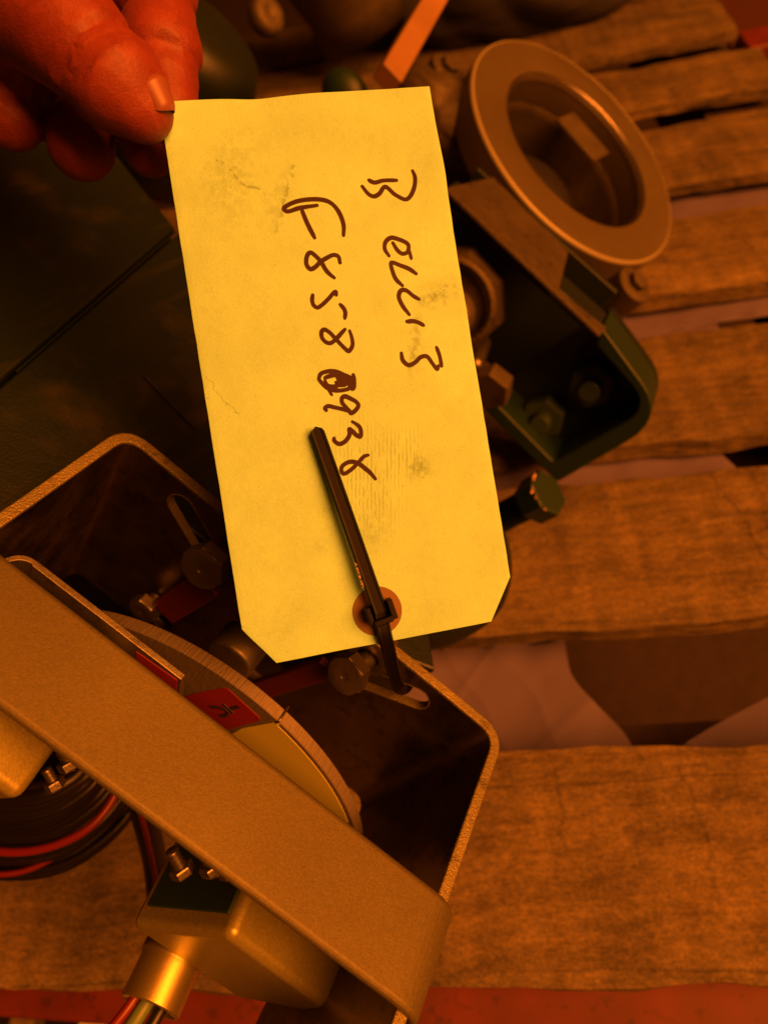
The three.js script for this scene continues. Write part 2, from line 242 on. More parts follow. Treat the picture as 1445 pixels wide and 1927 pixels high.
// switch bracket: a bent channel with two slots
{
  const W = 0.1723, T = 0.0036, r = 0.0105, vL = 0.1, vR = 0.125, s = new THREE.Shape();
  s.moveTo(0, vL); s.lineTo(0, r); s.quadraticCurveTo(0, 0, r, 0); s.lineTo(W - r, 0); s.quadraticCurveTo(W, 0, W, r); s.lineTo(W, vR); s.lineTo(W - T, vR); s.lineTo(W - T, r); s.quadraticCurveTo(W - T, T, W - r, T); s.lineTo(r, T); s.quadraticCurveTo(T, T, T, r); s.lineTo(T, vL); s.closePath();
  const g = clean(new THREE.ExtrudeGeometry(s, { depth: 0.095, bevelEnabled: true, bevelSize: 0.0005, bevelThickness: 0.0005, bevelOffset: -0.0005, bevelSegments: 2, curveSegments: 10 }));
  const slot = (a, b, rad) => { const d = new THREE.Vector2(b[0] - a[0], b[1] - a[1]), an = Math.atan2(d.y, d.x), q = new THREE.Shape(); q.absarc(d.length(), 0, rad, -Math.PI / 2, Math.PI / 2); q.absarc(0, 0, rad, Math.PI / 2, 1.5 * Math.PI); q.closePath();
    const e = new THREE.ExtrudeGeometry(q, { depth: 0.03, bevelEnabled: false, curveSegments: 12 }).translate(0, 0, -0.015).rotateZ(an).rotateX(Math.PI / 2).translate(a[0], 0, a[1]); return new Brush(clean(e)); };
  const ev = new Evaluator(); ev.useGroups = false; ev.attributes = ['position', 'normal', 'uv'];
  let b = new Brush(g);
  for (const c of [slot([0.0315, 0.0115], [0.052, 0.0255], 0.0062), slot([0.1395, 0.0115], [0.1175, 0.0255], 0.0062), slot([0.043, 0.08], [0.047, 0.083], 0.006), slot([0.088, 0.062], [0.094, 0.062], 0.011)]) { b.updateMatrixWorld(); c.updateMatrixWorld(); b = ev.evaluate(b, c, SUBTRACTION); }
  const br = part('switch_bracket', clean(b.geometry), M.sheet, unit, 'bent steel channel bracket with two slots');
  part('cut_edge', new THREE.ExtrudeGeometry(s, { depth: 0.0006, bevelEnabled: true, bevelSize: 0.0005, bevelThickness: 0.0005, bevelOffset: -0.0004, bevelSegments: 2, curveSegments: 10 }).translate(0, 0, -0.0005), M.cutEdge, br, 'rough bright cut edge of the bracket');
  for (const [a, b2, rad] of [[[0.0315, 0.0115], [0.052, 0.0255], 0.0062], [[0.1395, 0.0115], [0.1175, 0.0255], 0.0062]]) { const d = new THREE.Vector2(b2[0] - a[0], b2[1] - a[1]), ob = (P, r) => { P.absarc(d.length(), 0, r, -Math.PI / 2, Math.PI / 2); P.absarc(0, 0, r, Math.PI / 2, 1.5 * Math.PI); P.closePath(); return P; }, q = ob(new THREE.Shape(), rad - 0.00002); q.holes.push(ob(new THREE.Path(), rad - 0.0004)); part('slot_edge', new THREE.ExtrudeGeometry(q, { depth: T, bevelEnabled: false, curveSegments: 14 }).rotateZ(Math.atan2(d.y, d.x)).rotateX(Math.PI / 2).translate(a[0], T + 0.0001, a[1]), M.cutEdge, br); }
  const p1 = on(378, 1076, 1, 0.021), p2 = on(636, 1284, 1, 0.02);
  part('hex_bolt', hexBolt(0.0082, 0.006, 0.03, 0.004, V3(p1.x, 0.015, p1.z), V3(-0.05, 1, -0.22), true), M.bolt, br);
  part('hex_bolt', hexBolt(0.0074, 0.006, 0.026, 0.0036, V3(p2.x + 0.002, 0.013, p2.z - 0.002), V3(-0.32, 1, -0.22), true), M.bolt, br);
  part('washer', placed(washer(0.009, 0.0045, 0.0016), V3(p1.x + 0.002, -0.006, p1.z - 0.001), EY), M.bolt, br);
  part('washer', placed(washer(0.009, 0.0045, 0.0016), V3(p2.x + 0.004, 0.0042, p2.z - 0.002), EY), M.bolt, br);
  const q = on(270, 1148, 1, 0.012); part('hex_nut', hexBolt(0.0062, 0.005, 0.004, 0.003, V3(q.x, 0.008, q.z), V3(0, 1, 0)), M.bolt, br);
  const ro = on(440, 1232, 1, 0.02); part('roller', join([placed(lathe([[0, 0.008], [0.008, 0.008], [0.0095, 0.0065], [0.0095, -0.004], [0, -0.004]], 32), V3(ro.x, 0.016, ro.z), EY), placed(lathe([[0, 0], [0.005, 0], [0.005, 0.018], [0, 0.018]], 24), V3(ro.x, -0.004, ro.z), EY)]), M.steel, br);
  // red levers in the shade of the channel
  const lev = (a, b, w) => { const A = on(...a, 1, 0.009), B = on(...b, 1, 0.009), d = B.clone().sub(A), L = d.length(); return new RoundedBoxGeometry(L, 0.004, w, 2, 0.001).rotateY(-Math.atan2(d.z, d.x)).translate((A.x + B.x) / 2, 0.009, (A.z + B.z) / 2); };
  part('red_lever', lev([310, 1150], [395, 1095], 0.012), M.redPaint, br); part('red_lever', lev([480, 1300], [620, 1255], 0.009), M.redPaint, br);
}
// strap across the open side, its ends bent down outside the channel
{
  const x0 = -0.0055, x1 = 0.1778, z = -0.0045, T = 0.0032, R = 0.0125, s = new THREE.Shape();        // profile in (u, n), pushed along v
  s.moveTo(x0, 0.06); s.lineTo(x0, z + R); s.quadraticCurveTo(x0, z, x0 + R, z); s.lineTo(x1 - R, z); s.quadraticCurveTo(x1, z, x1, z + R); s.lineTo(x1, 0.016); s.lineTo(x1 - T, 0.016); s.lineTo(x1 - T, z + R); s.quadraticCurveTo(x1 - T, z + T, x1 - R, z + T); s.lineTo(x0 + R, z + T); s.quadraticCurveTo(x0 + T, z + T, x0 + T, z + R); s.lineTo(x0 + T, 0.06); s.closePath();
  const g = new THREE.ExtrudeGeometry(s, { depth: 0.0270, bevelEnabled: true, bevelSize: 0.0016, bevelThickness: 0.0018, bevelOffset: -0.0016, bevelSegments: 4, curveSegments: 12 });
  part('cover_strap', g.rotateX(Math.PI / 2).translate(-0.09, 0.0925 - 0.078, 0).rotateZ(-0.0115).translate(0.09, 0.078, 0), M.blasted, unit, 'wide blasted steel strap across the front of the bracket');
}
part('edge_glint', capped([V3(0.006, 0.0926, -0.0035), V3(0.166, 0.0907, -0.0035)], 0.0005, 2, 10), M.edgeGlint, unit.children.find((o) => o.name === 'cover_strap'));  // added bright rod, stands in for the highlight on the strap's lower edge
// position indicator: disc, its two labels and the pointer plate
{
  const cu = 0.0924, cn = 0.0988, R = 0.0808, s = new THREE.Shape(), a0 = -2.62, a1 = -0.6;
  s.absarc(0, 0, R, a0, a1, false); s.lineTo(Math.cos(a0) * R, Math.sin(a0) * R);
  const flat = (sh, d) => new THREE.ExtrudeGeometry(sh, { depth: d, bevelEnabled: true, bevelSize: 0.0003, bevelThickness: 0.0003, bevelOffset: -0.0003, bevelSegments: 1, curveSegments: 90 }).rotateX(Math.PI / 2).translate(cu, 0.04, cn);
  const cutEdge = texture(512, 64, (x, y) => { const k = 0.5 + 0.9 * (fbm(x * 260, y * 5 + x * 9, 91, 260, 0, 2) - 0.5); return k; }, false, 1 / 0.12, 1 / 0.02);
  const disc = part('indicator_disc', flat(s, 0.0042), std({ color: lin(0.2, 0.175, 0.13), metalness: 0.6, roughness: 0.6, bumpMap: cutEdge, bumpScale: 0.0003 }), unit, 'thick cut steel indicator disc');
  const quad = (pts, d, v) => { const sh = new THREE.Shape(); pts.forEach((p, i) => sh[i ? 'lineTo' : 'moveTo'](p[0], p[1])); return new THREE.ExtrudeGeometry(sh, { depth: d, bevelEnabled: false, curveSegments: 40 }).rotateX(Math.PI / 2).translate(0, v + d, 0); };
  const L = (x, y) => { const p = on(x, y, 1, 0.0404); return [p.x, p.z]; };
  part('red_label', quad([L(330, 1318), L(362, 1306), L(420, 1294), L(430, 1297), L(488, 1350), L(490, 1356), L(430, 1373), L(380, 1380)], 0.0004, 0.0401), M.redLabel, disc, 'red label with black letters on the disc');
  const letter = join([[[449, 1329.5], [434, 1334]], [[419.6, 1324], [439.4, 1342]], [[414, 1346.5], [424, 1346.2], [429, 1342], [426, 1336.5], [414, 1331.5], [395.5, 1329.5]]].map((st) => tube(st.map(([x, y]) => on(x, y, 1, 0.0405)), 0.0008, 24, 6)));
  { const p = letter.attributes.position; for (let i = 0; i < p.count; i++) p.setY(i, 0.0405 + clamp(p.getY(i) - 0.0405, 0, 0.0002)); }
  part('lettering', letter, M.ink, disc);
  const Y = [[430, 1385], [455, 1371], [515, 1360], [527, 1364]].map(([x, y]) => L(x, y)), an = (k) => [cu + Math.cos(k) * (R - 0.0022), cn + Math.sin(k) * (R - 0.0022)];
  for (let k = -1.42; k <= -0.7; k += 0.06) Y.push(an(k)); Y.push(L(560, 1580));
  part('yellow_label', quad(Y, 0.0004, 0.0401), M.yellowLabel, disc, 'plain yellowish label on the disc');
  const seam = join([tube([an(-1.43), [cu + Math.cos(-1.43) * (R + 0.0002), cn + Math.sin(-1.43) * (R + 0.0002)]].map(([x, z], i) => V3(x, 0.0402, z)).concat([V3(cu + Math.cos(-1.43) * (R + 0.0002), 0.034, cn + Math.sin(-1.43) * (R + 0.0002))]), 0.0004, 12, 6)]);
  part('scribed_line', seam, M.sheet, disc);
  // pointer plate: thin sheet with a curled end
  const e0 = on(24, 1058, 1, 0.055), e1 = on(62, 1063, 1, 0.0535), e2 = on(342, 1278, 1, 0.0535), sh = new THREE.Shape(), t = 0.0016;
  const n0 = e1.z, n1 = n0 + 0.035;
  sh.moveTo(0, n0); sh.lineTo(e2.x - e1.x, e2.z); sh.lineTo(e2.x - e1.x + 0.01, n1 - 0.005); sh.lineTo(e2.x - e1.x + 0.01, n1); sh.lineTo(0, n1); sh.closePath();
  const pl = new THREE.ExtrudeGeometry(sh, { depth: t, bevelEnabled: true, bevelSize: 0.0003, bevelThickness: 0.0003, bevelOffset: -0.0003, bevelSegments: 2 }).rotateX(Math.PI / 2).translate(e1.x, 0.0535, 0);
  const c = new THREE.Shape(); c.moveTo(0, 0); c.quadraticCurveTo(-0.0045, 0.0002, -0.0055, 0.006); c.lineTo(-0.0055 - t, 0.006); c.quadraticCurveTo(-0.006, -t, 0, -t); c.closePath();
  const curl = new THREE.ExtrudeGeometry(c, { depth: n1 - n0, bevelEnabled: true, bevelSize: 0.0002, bevelThickness: 0.0003, bevelOffset: -0.0002, bevelSegments: 2, curveSegments: 10 }).translate(e1.x, 0.0535, n0);
  const pp = part('pointer_plate', join([pl, curl]), M.steel, unit, 'thin steel pointer plate beside the strap');
  const k0 = e2.x; part('red_label', quad([[k0 - 0.016, n0 + 0.0016], [k0 - 0.0008, e2.z + 0.0016], [k0 + 0.0085, n1 - 0.006], [k0 - 0.006, n1 - 0.004]], 0.0004, 0.0536), M.redLabel, pp, 'red label on the pointer plate');
}
// two limit switches held behind the strap
{
  const V = on(430, 1765, 2, 0.025), a1 = V3(-0.411, 0.072, 0.909).normalize(), a2 = V3(-0.14, -0.99, 0.015).normalize(), a3 = a2.clone().cross(a1).normalize(); if (a3.x < 0) a3.negate();
  const B = new THREE.Matrix4().makeBasis(a3, a2, a1);       // x along the bright face, y up it, z back along the dark face
  const dm = B.determinant() < 0;
  const put = (g, o) => { g = clean(g); g.applyMatrix4(B); if (dm) { const p = g.attributes.position; for (let i = 0; i < p.count; i += 3) for (const at_ of Object.values(g.attributes)) { const k = at_.itemSize, A = at_.array; for (let c = 0; c < k; c++) { const t = A[(i + 1) * k + c]; A[(i + 1) * k + c] = A[(i + 2) * k + c]; A[(i + 2) * k + c] = t; } } } return g.translate(o.x, o.y, o.z); };
  const make = (o, side, label) => {
    const X = 0.056, Y = 0.046, Z = 0.047, body = part('limit_switch', put(box(X / 2, Y / 2, Z / 2, X, Y, Z, 0.0032), o), M.casing, unit, label);
    const fx = side > 0 ? -0.0002 : X + 0.0002;
    part('side_panel', put(box(fx, Y / 2 + 0.002, Z / 2 - 0.001, 0.0012, Y - 0.008, Z - 0.009, 0.0005), o), M.panel, body, 'dark green cover panel of the switch');
    return body;
  };
  const s1 = make(V, 1, 'metal limit switch with dark green side under the lower end of the strap');
  const gl = V.clone().addScaledVector(a3, 0.005).addScaledVector(a1, 0.022), down = a2.clone().negate();
  const g0 = on(330, 1795, 1, V.y - 0.003); const gb = V3(g0.x, V.y - 0.001, g0.z);
  part('cable_gland', placed(lathe([[0, -0.003], [0.0112, -0.003], [0.0112, 0.0005], [0.0104, 0.001], [0.0104, 0.0138], [0.01, 0.0144], [0.0082, 0.0144], [0.0082, 0.007], [0, 0.007]], 48), gb, down), M.brass, s1, 'brass cable gland');
  const tip = gb.clone().addScaledVector(down, 0.012);
  const wire = (dx, dz, ex, ez, r, m) => part('wire', tube([tip.clone().add(V3(dx, -0.01, dz)), tip.clone().add(V3(dx, 0.004, dz)), tip.clone().add(V3(dx + ex * 0.4, 0.018, dz + ez * 0.4)), tip.clone().add(V3(dx + ex, 0.05, dz + ez))], r, 30, 10), m, s1);
  wire(-0.0055, 0.001, -0.003, 0.012, 0.0016, M.redWire); wire(-0.001, 0.002, 0.001, 0.014, 0.0026, M.greenWire); wire(0.004, 0, 0.004, 0.012, 0.0022, M.rubber);
  const o2 = on(40, 1510, 2, 0.022), s2o = o2.clone().addScaledVector(a3, -0.056);
  const s2 = make(s2o, -1, 'metal limit switch under the upper end of the strap, at the left edge');
  // screws in the gap between strap and switches
  const scr = (x, y, v, r, L, host) => { const p = on(x, y, 1, v); part('screw', placed(join([thread(r, L, 0.0015), hexagon(r * 1.75, 0.003).translate(0, L * 0.62, 0)]), V3(p.x, v, p.z), inUnit(FO.clone().addScaledVector(CR, 0.36).addScaledVector(CU, -0.9).addScaledVector(CB, -0.25))), M.bolt, host); };
  scr(322, 1600, 0.09, 0.0019, 0.009, s1); scr(378, 1592, 0.087, 0.002, 0.0095, s1); scr(410, 1606, 0.085, 0.0016, 0.008, s1); scr(112, 1402, 0.084, 0.002, 0.008, s2); scr(86, 1446, 0.088, 0.0016, 0.007, s2);
}
// actuator housing
{
  const nn = 0.03, q = (x, y) => { const p = on(x, y, 2, nn); return [p.x, p.y]; };
  const a = q(330, 428), b = q(28, 690), r0 = q(200, 268), b2 = q(-80, 785);
  const cover = slab([a, b, b2, [-0.25, 0.1], [-0.34, -0.06], r0], 0.11, 0.0014).translate(0, 0, nn);
  const act = part('actuator_cover', cover, M.green, unit, 'dark green cover of the actuator with painted dust and reflections');
  const body = slab([[a[0] + 0.001, a[1] - 0.004], [0.1, -0.1], [0.15, -0.03], [0.09, -0.007], [-0.006, -0.007], [-0.006, 0.13], [b2[0] + 0.03, 0.1], [b2[0] + 0.0012, b2[1] + 0.0012], [b[0] + 0.001, b[1] + 0.001]], 0.1, 0.0012).translate(0, 0, nn + 0.003);
  const bd = part('actuator_body', body, M.green, unit, 'dark green actuator body with painted dust and reflections, beside the bracket');
  part('weld_seam', tube([V3(a[0] + 0.001, a[1], nn + 0.002), V3((a[0] + b[0]) / 2 + 0.001, (a[1] + b[1]) / 2, nn + 0.0022), V3(b[0] + 0.001, b[1], nn + 0.002)], 0.0005, 30, 8), M.green, bd);
  const s0 = q(275, 700), s1 = q(372, 800); part('edge_rib', tube([V3(s0[0], s0[1], nn + 0.0025), V3(s1[0], s1[1], nn + 0.0025)], 0.0009, 12, 8), M.green, bd);
  // rounded foot that shows past the tag
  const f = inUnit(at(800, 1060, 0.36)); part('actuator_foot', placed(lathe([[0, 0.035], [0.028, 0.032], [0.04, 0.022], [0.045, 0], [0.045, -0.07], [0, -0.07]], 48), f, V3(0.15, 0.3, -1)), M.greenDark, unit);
  const e = inUnit(at(650, 178, 0.5)); part('green_cap', new THREE.SphereGeometry(0.016, 32, 20).scale(1.2, 0.8, 1).translate(e.x, e.y, e.z), M.greenEdge, unit);
}
// mounting bracket: a deep green channel ending in a bolt pocket
{
  const v0 = -0.255, P = (x, y, v = v0) => { const p = on(x, y, 1, v); return [p.x, p.z]; };
  const T = P(1132, 615), Rr = P(1258, 785), Bm = P(1048, 907), Lf = P(905, 762), tk = 0.0072;
  const inn = [P(1122, 648), P(1226, 765), P(1042, 868), P(938, 762)];
  const add = (pts, rad, Sh) => { const n = pts.length; pts.forEach((p, i) => { const B = new THREE.Vector2(...p), A = new THREE.Vector2(...pts[(i + n - 1) % n]).sub(B), C = new THREE.Vector2(...pts[(i + 1) % n]).sub(B), r = rad[i], a = B.clone().add(A.setLength(r)), c = B.clone().add(C.setLength(r)); Sh[i ? 'lineTo' : 'moveTo'](a.x, a.y); Sh.quadraticCurveTo(B.x, B.y, c.x, c.y); }); Sh.closePath(); return Sh; };
  const s = add([T, Rr, Bm, Lf, inn[3], inn[2], inn[1], inn[0]], [0.002, 0.03, 0.004, 0.002, 0.002, 0.003, 0.02, 0.002], new THREE.Shape());
  const ring = new THREE.ExtrudeGeometry(s, { depth: 0.03, bevelEnabled: true, bevelSize: 0.0012, bevelThickness: 0.0012, bevelOffset: -0.0012, bevelSegments: 3, curveSegments: 12 }).rotateX(Math.PI / 2).translate(0, v0, 0);
  const fl = new THREE.Shape(); add([T, Rr, Bm, Lf], [0.004, 0.03, 0.004, 0.003], fl); const floor = new THREE.ExtrudeGeometry(fl, { depth: 0.006, bevelEnabled: false, curveSegments: 12 }).rotateX(Math.PI / 2).translate(0, v0 - 0.0315, 0);
  const mb = part('mounting_bracket', ring, M.greenEdge, unit, 'dark green bracket end with a bolt pocket');
  part('pocket_floor', floor, M.greenDark, mb);  // darker green than the rim, the pocket's shade put into its colour
  // channel running up to the left behind the tag
  const rn = T[1], l0 = 0.004;
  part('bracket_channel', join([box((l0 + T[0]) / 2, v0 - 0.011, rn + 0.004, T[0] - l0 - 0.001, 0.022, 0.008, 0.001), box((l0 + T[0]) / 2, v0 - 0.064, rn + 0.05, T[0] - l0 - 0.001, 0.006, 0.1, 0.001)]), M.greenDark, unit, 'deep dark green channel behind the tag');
  const stud = (x, y, r) => { const p = on(x, y, 1, v0 - 0.02); part('nut', placed(join([hexagon(r, 0.011, 0.0012), thread(r * 0.46, 0.019, 0.0015)]), V3(p.x, v0 - 0.03, p.z), EY), M.greenNut, mb); };
  stud(1112, 728, 0.0155); stud(1020, 790, 0.0155);
  // hex bolt with chipped paint
  const b = inUnit(at(1012, 938, 0.41)), ax = V3(0.15, 0.1, -1);
  const cb = part('hex_bolt', placed(join([hexagon(0.0145, 0.015, 0.001).rotateY(0.35), thread(0.0095, 0.05, 0.0018).translate(0, -0.05, 0)]), b.clone().addScaledVector(ax.clone().normalize(), -0.006), ax), M.greenEdge, unit, 'green painted bolt with bare chipped edges');
  const up = ax.clone().normalize(), chips = [];
  for (let i = 0; i < 60; i++) { const t = rnd() ** 0.8, k = rnd() < 0.55 ? 0 : 1, A = -(k * Math.PI / 3) + 0.35 + Math.PI, A2 = A - Math.PI / 3, e = 0.0146 - 0.0012 * rnd() * (k ? 1 : 0.4), x = mix(Math.cos(A), Math.cos(A2), t) * e, z = mix(Math.sin(A), Math.sin(A2), t) * e; chips.push(new THREE.CylinderGeometry(0.0002 + 0.0006 * rnd(), 0.0004, 0.0003, 5).rotateZ((rnd() - 0.5) * 1.4).rotateX((rnd() - 0.5) * 1.4).translate(x, 0.0147 - 0.0016 * rnd() * rnd(), z)); }
  part('bare_metal_chip', placed(join(chips), b.clone().addScaledVector(up, -0.006), ax), std({ color: lin(0.6, 0.36, 0.2), roughness: 0.6 }), cb);
}
// gland plate with stem, seen between tag and channel wall
{
  const c = on(846, 572, 1, -0.25), g = hexagon(0.034, 0.014, 0.003, 8).rotateY(0.3), plate = part('gland_plate', placed(join([g, washer(0.0305, 0.024, 0.017)]), V3(c.x, -0.266, c.z), EY), M.cast, unit, 'eight sided cast gland plate');
  part('stem', placed(lathe([[0, 0.03], [0.013, 0.03], [0.016, 0.026], [0.016, 0], [0, 0]], 40), V3(c.x + 0.004, -0.268, c.z + 0.004), EY), M.machined, plate);
  const n = on(925, 722, 1, -0.245); part('hex_nut', placed(hexagon(0.0145, 0.013, 0.001), V3(n.x, -0.25, n.z), V3(0.1, 1, 0.2)), M.cast, plate);
  const k = on(893, 668, 1, -0.25); part('pin', capped([V3(k.x, -0.27, k.z), V3(k.x + 0.004, -0.244, k.z + 0.001)], 0.005, 8, 16), M.bolt, plate);
}
// ball valve with its open flange
{
  const N = V3(0.112, 0.222, -0.969).normalize(), C = inUnit(at(1090, 280, 0.55)), fr = 0.1055, ri = 0.071;
  const flange = part('flange', placed(lathe([[ri, -0.026], [fr - 0.001, -0.026], [fr, -0.0245], [fr, -0.0018], [fr - 0.0018, 0], [ri + 0.003, 0], [ri, -0.003], [ri, -0.026]], 128), C, N), M.machined, unit, 'machined round valve flange with open bore');
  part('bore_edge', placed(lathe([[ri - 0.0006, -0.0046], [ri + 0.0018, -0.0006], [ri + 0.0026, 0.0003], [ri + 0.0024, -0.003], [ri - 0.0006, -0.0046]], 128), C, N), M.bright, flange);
  part('valve_body', placed(lathe([[ri, -0.027], [0.086, -0.027], [0.076, -0.032], [0.078, -0.05], [0.09, -0.075], [0.094, -0.1], [0.088, -0.125], [0.07, -0.14], [0.07, -0.16], [0.1, -0.162], [0.1, -0.18], [0, -0.18], [0, -0.165], [ri - 0.004, -0.15], [ri - 0.004, -0.034], [ri, -0.027]], 96), C, N), M.cast, unit, 'rough cast valve body behind the flange');
  part('rim_edge', placed(lathe([[fr + 0.0001, -0.0032], [fr + 0.0003, -0.0018], [fr - 0.0006, -0.0004], [fr - 0.0018, 0.0002], [fr - 0.002, -0.001], [fr + 0.0001, -0.0032]], 128), C, N), M.edgeGlint, flange);  // flange bevel in a paler metal, its highlight put into the colour
  part('ball', new THREE.SphereGeometry(0.064, 48, 32).translate(...C.clone().addScaledVector(N, -0.1).toArray()), M.black, flange);
  const kx = on(1094, 258, 2, C.clone().addScaledVector(N, -0.03).z), K = inUnit(at(1096, 258, 0.585)); { const A = inUnit(at(1062, 218, 0.585)), Bq = inUnit(at(1130, 296, 0.585)), d = Bq.clone().sub(A), L = d.length(); part('stop_plate', box(0, 0, 0, L, 0.03, 0.003, 0.0005).applyMatrix4(new THREE.Matrix4().makeBasis(d.clone().normalize(), N.clone().cross(d).normalize(), N)).translate(K.x, K.y, K.z), M.cast, flange); }
  // flat pad and lugs of the casting
  { const q = (x, y) => { const p = on(x, y, 2, -0.0366); return [p.x, p.y]; }; part('valve_pad', slab([q(838, 352), q(928, 332), q(1070, 474), q(1052, 545), q(1142, 616), q(1130, 630)], 0.003, 0.001).translate(0, 0, -0.0366), M.cast, unit, 'flat pad of the valve next to the channel'); }
  const lg = (x, y, d, r, h) => { const p = inUnit(at(x, y, d)); part('lug', placed(join([lathe([[0, 0.008], [r * 0.9, 0.008], [r, 0.006], [r, -h], [0, -h]], 32), hexagon(r * 0.5, 0.005).translate(0, 0.008, 0)]), p, N), M.cast, unit); };
  lg(834, 142, 0.54, 0.015, 0.05); lg(1180, 545, 0.5, 0.015, 0.04);
  const w = inUnit(at(852, 232, 0.55)); { const sp = new THREE.SphereGeometry(1, 64, 40), p = sp.attributes.position; for (let i = 0; i < p.count; i++) { const q = V3().fromBufferAttribute(p, i), k = 1 + 0.16 * (fbm(q.x * 2 + 4, q.y * 2 + q.z * 2 + 3, 88, 0, 0, 3) - 0.5) - 0.07 * Math.exp(-((q.x + 0.2) ** 2) / 0.01); p.setXYZ(i, q.x * k * 0.058, q.y * k * 0.036, q.z * k * 0.03); } sp.computeVertexNormals(); part('casting_neck', sp.translate(w.x, w.y, w.z), M.cast, unit); }
}


// ---------------------------------------------------------------- cables lying under the switches
{
  const ctr = onLevel(40, 1410, 0.085), coil = thing('cable_coil', 'coil of black cable with one red lead under the left end of the strap', 'cable coil', V3(ctr.x, 0.03, ctr.z));
  const loop = (cx, cy, rx, ry, h, r, m, name, wob, tilt = 0) => { const pts = []; for (let i = 0; i < 28; i++) { const a = (i / 28) * 2 * Math.PI, p = onLevel(cx + rx * Math.cos(a) + wob * (noise(i * 0.5, wob, 3, 14) - 0.5), cy + ry * Math.sin(a + tilt), h + 0.006 * (noise(i * 0.4, h * 100, 5) - 0.5)); pts.push(p.sub(coil.position)); } mesh(name, tube(pts, r, 160, 10, true), m, coil); };
  for (let i = 0; i < 24; i++) loop(8 + 18 * rnd(), 1384 + 14 * rnd(), 264 - i * 4.5 + 14 * rnd(), 246 - i * 6.2 + 8 * rnd(), 0.055 + 0.0032 * i + 0.006 * rnd(), 0.0021 + 0.0006 * rnd(), M.rubber, 'cable', 22);
  loop(26, 1392, 222, 212, 0.125, 0.0017, M.redWire, 'red_lead', 8); loop(0, 1400, 200, 246, 0.07, 0.0014, M.redWire, 'red_lead', 8);
  const dn = [at(262, 1500, 0.3), at(278, 1560, 0.31), at(292, 1625, 0.325), at(300, 1700, 0.335)];
  tag(mesh('black_cable', tube(dn, 0.0055, 40, 12), M.rubber, scene), 'black cable hanging behind the strap to the left of the lower switch', 'cable');
  tag(mesh('red_wire', tube(dn.map((p, i) => p.clone().addScaledVector(CR, 0.0015).addScaledVector(CB, 0.006)), 0.0014, 40, 8), M.redWire, scene), 'thin red wire running along the black cable behind the strap', 'wire');
}

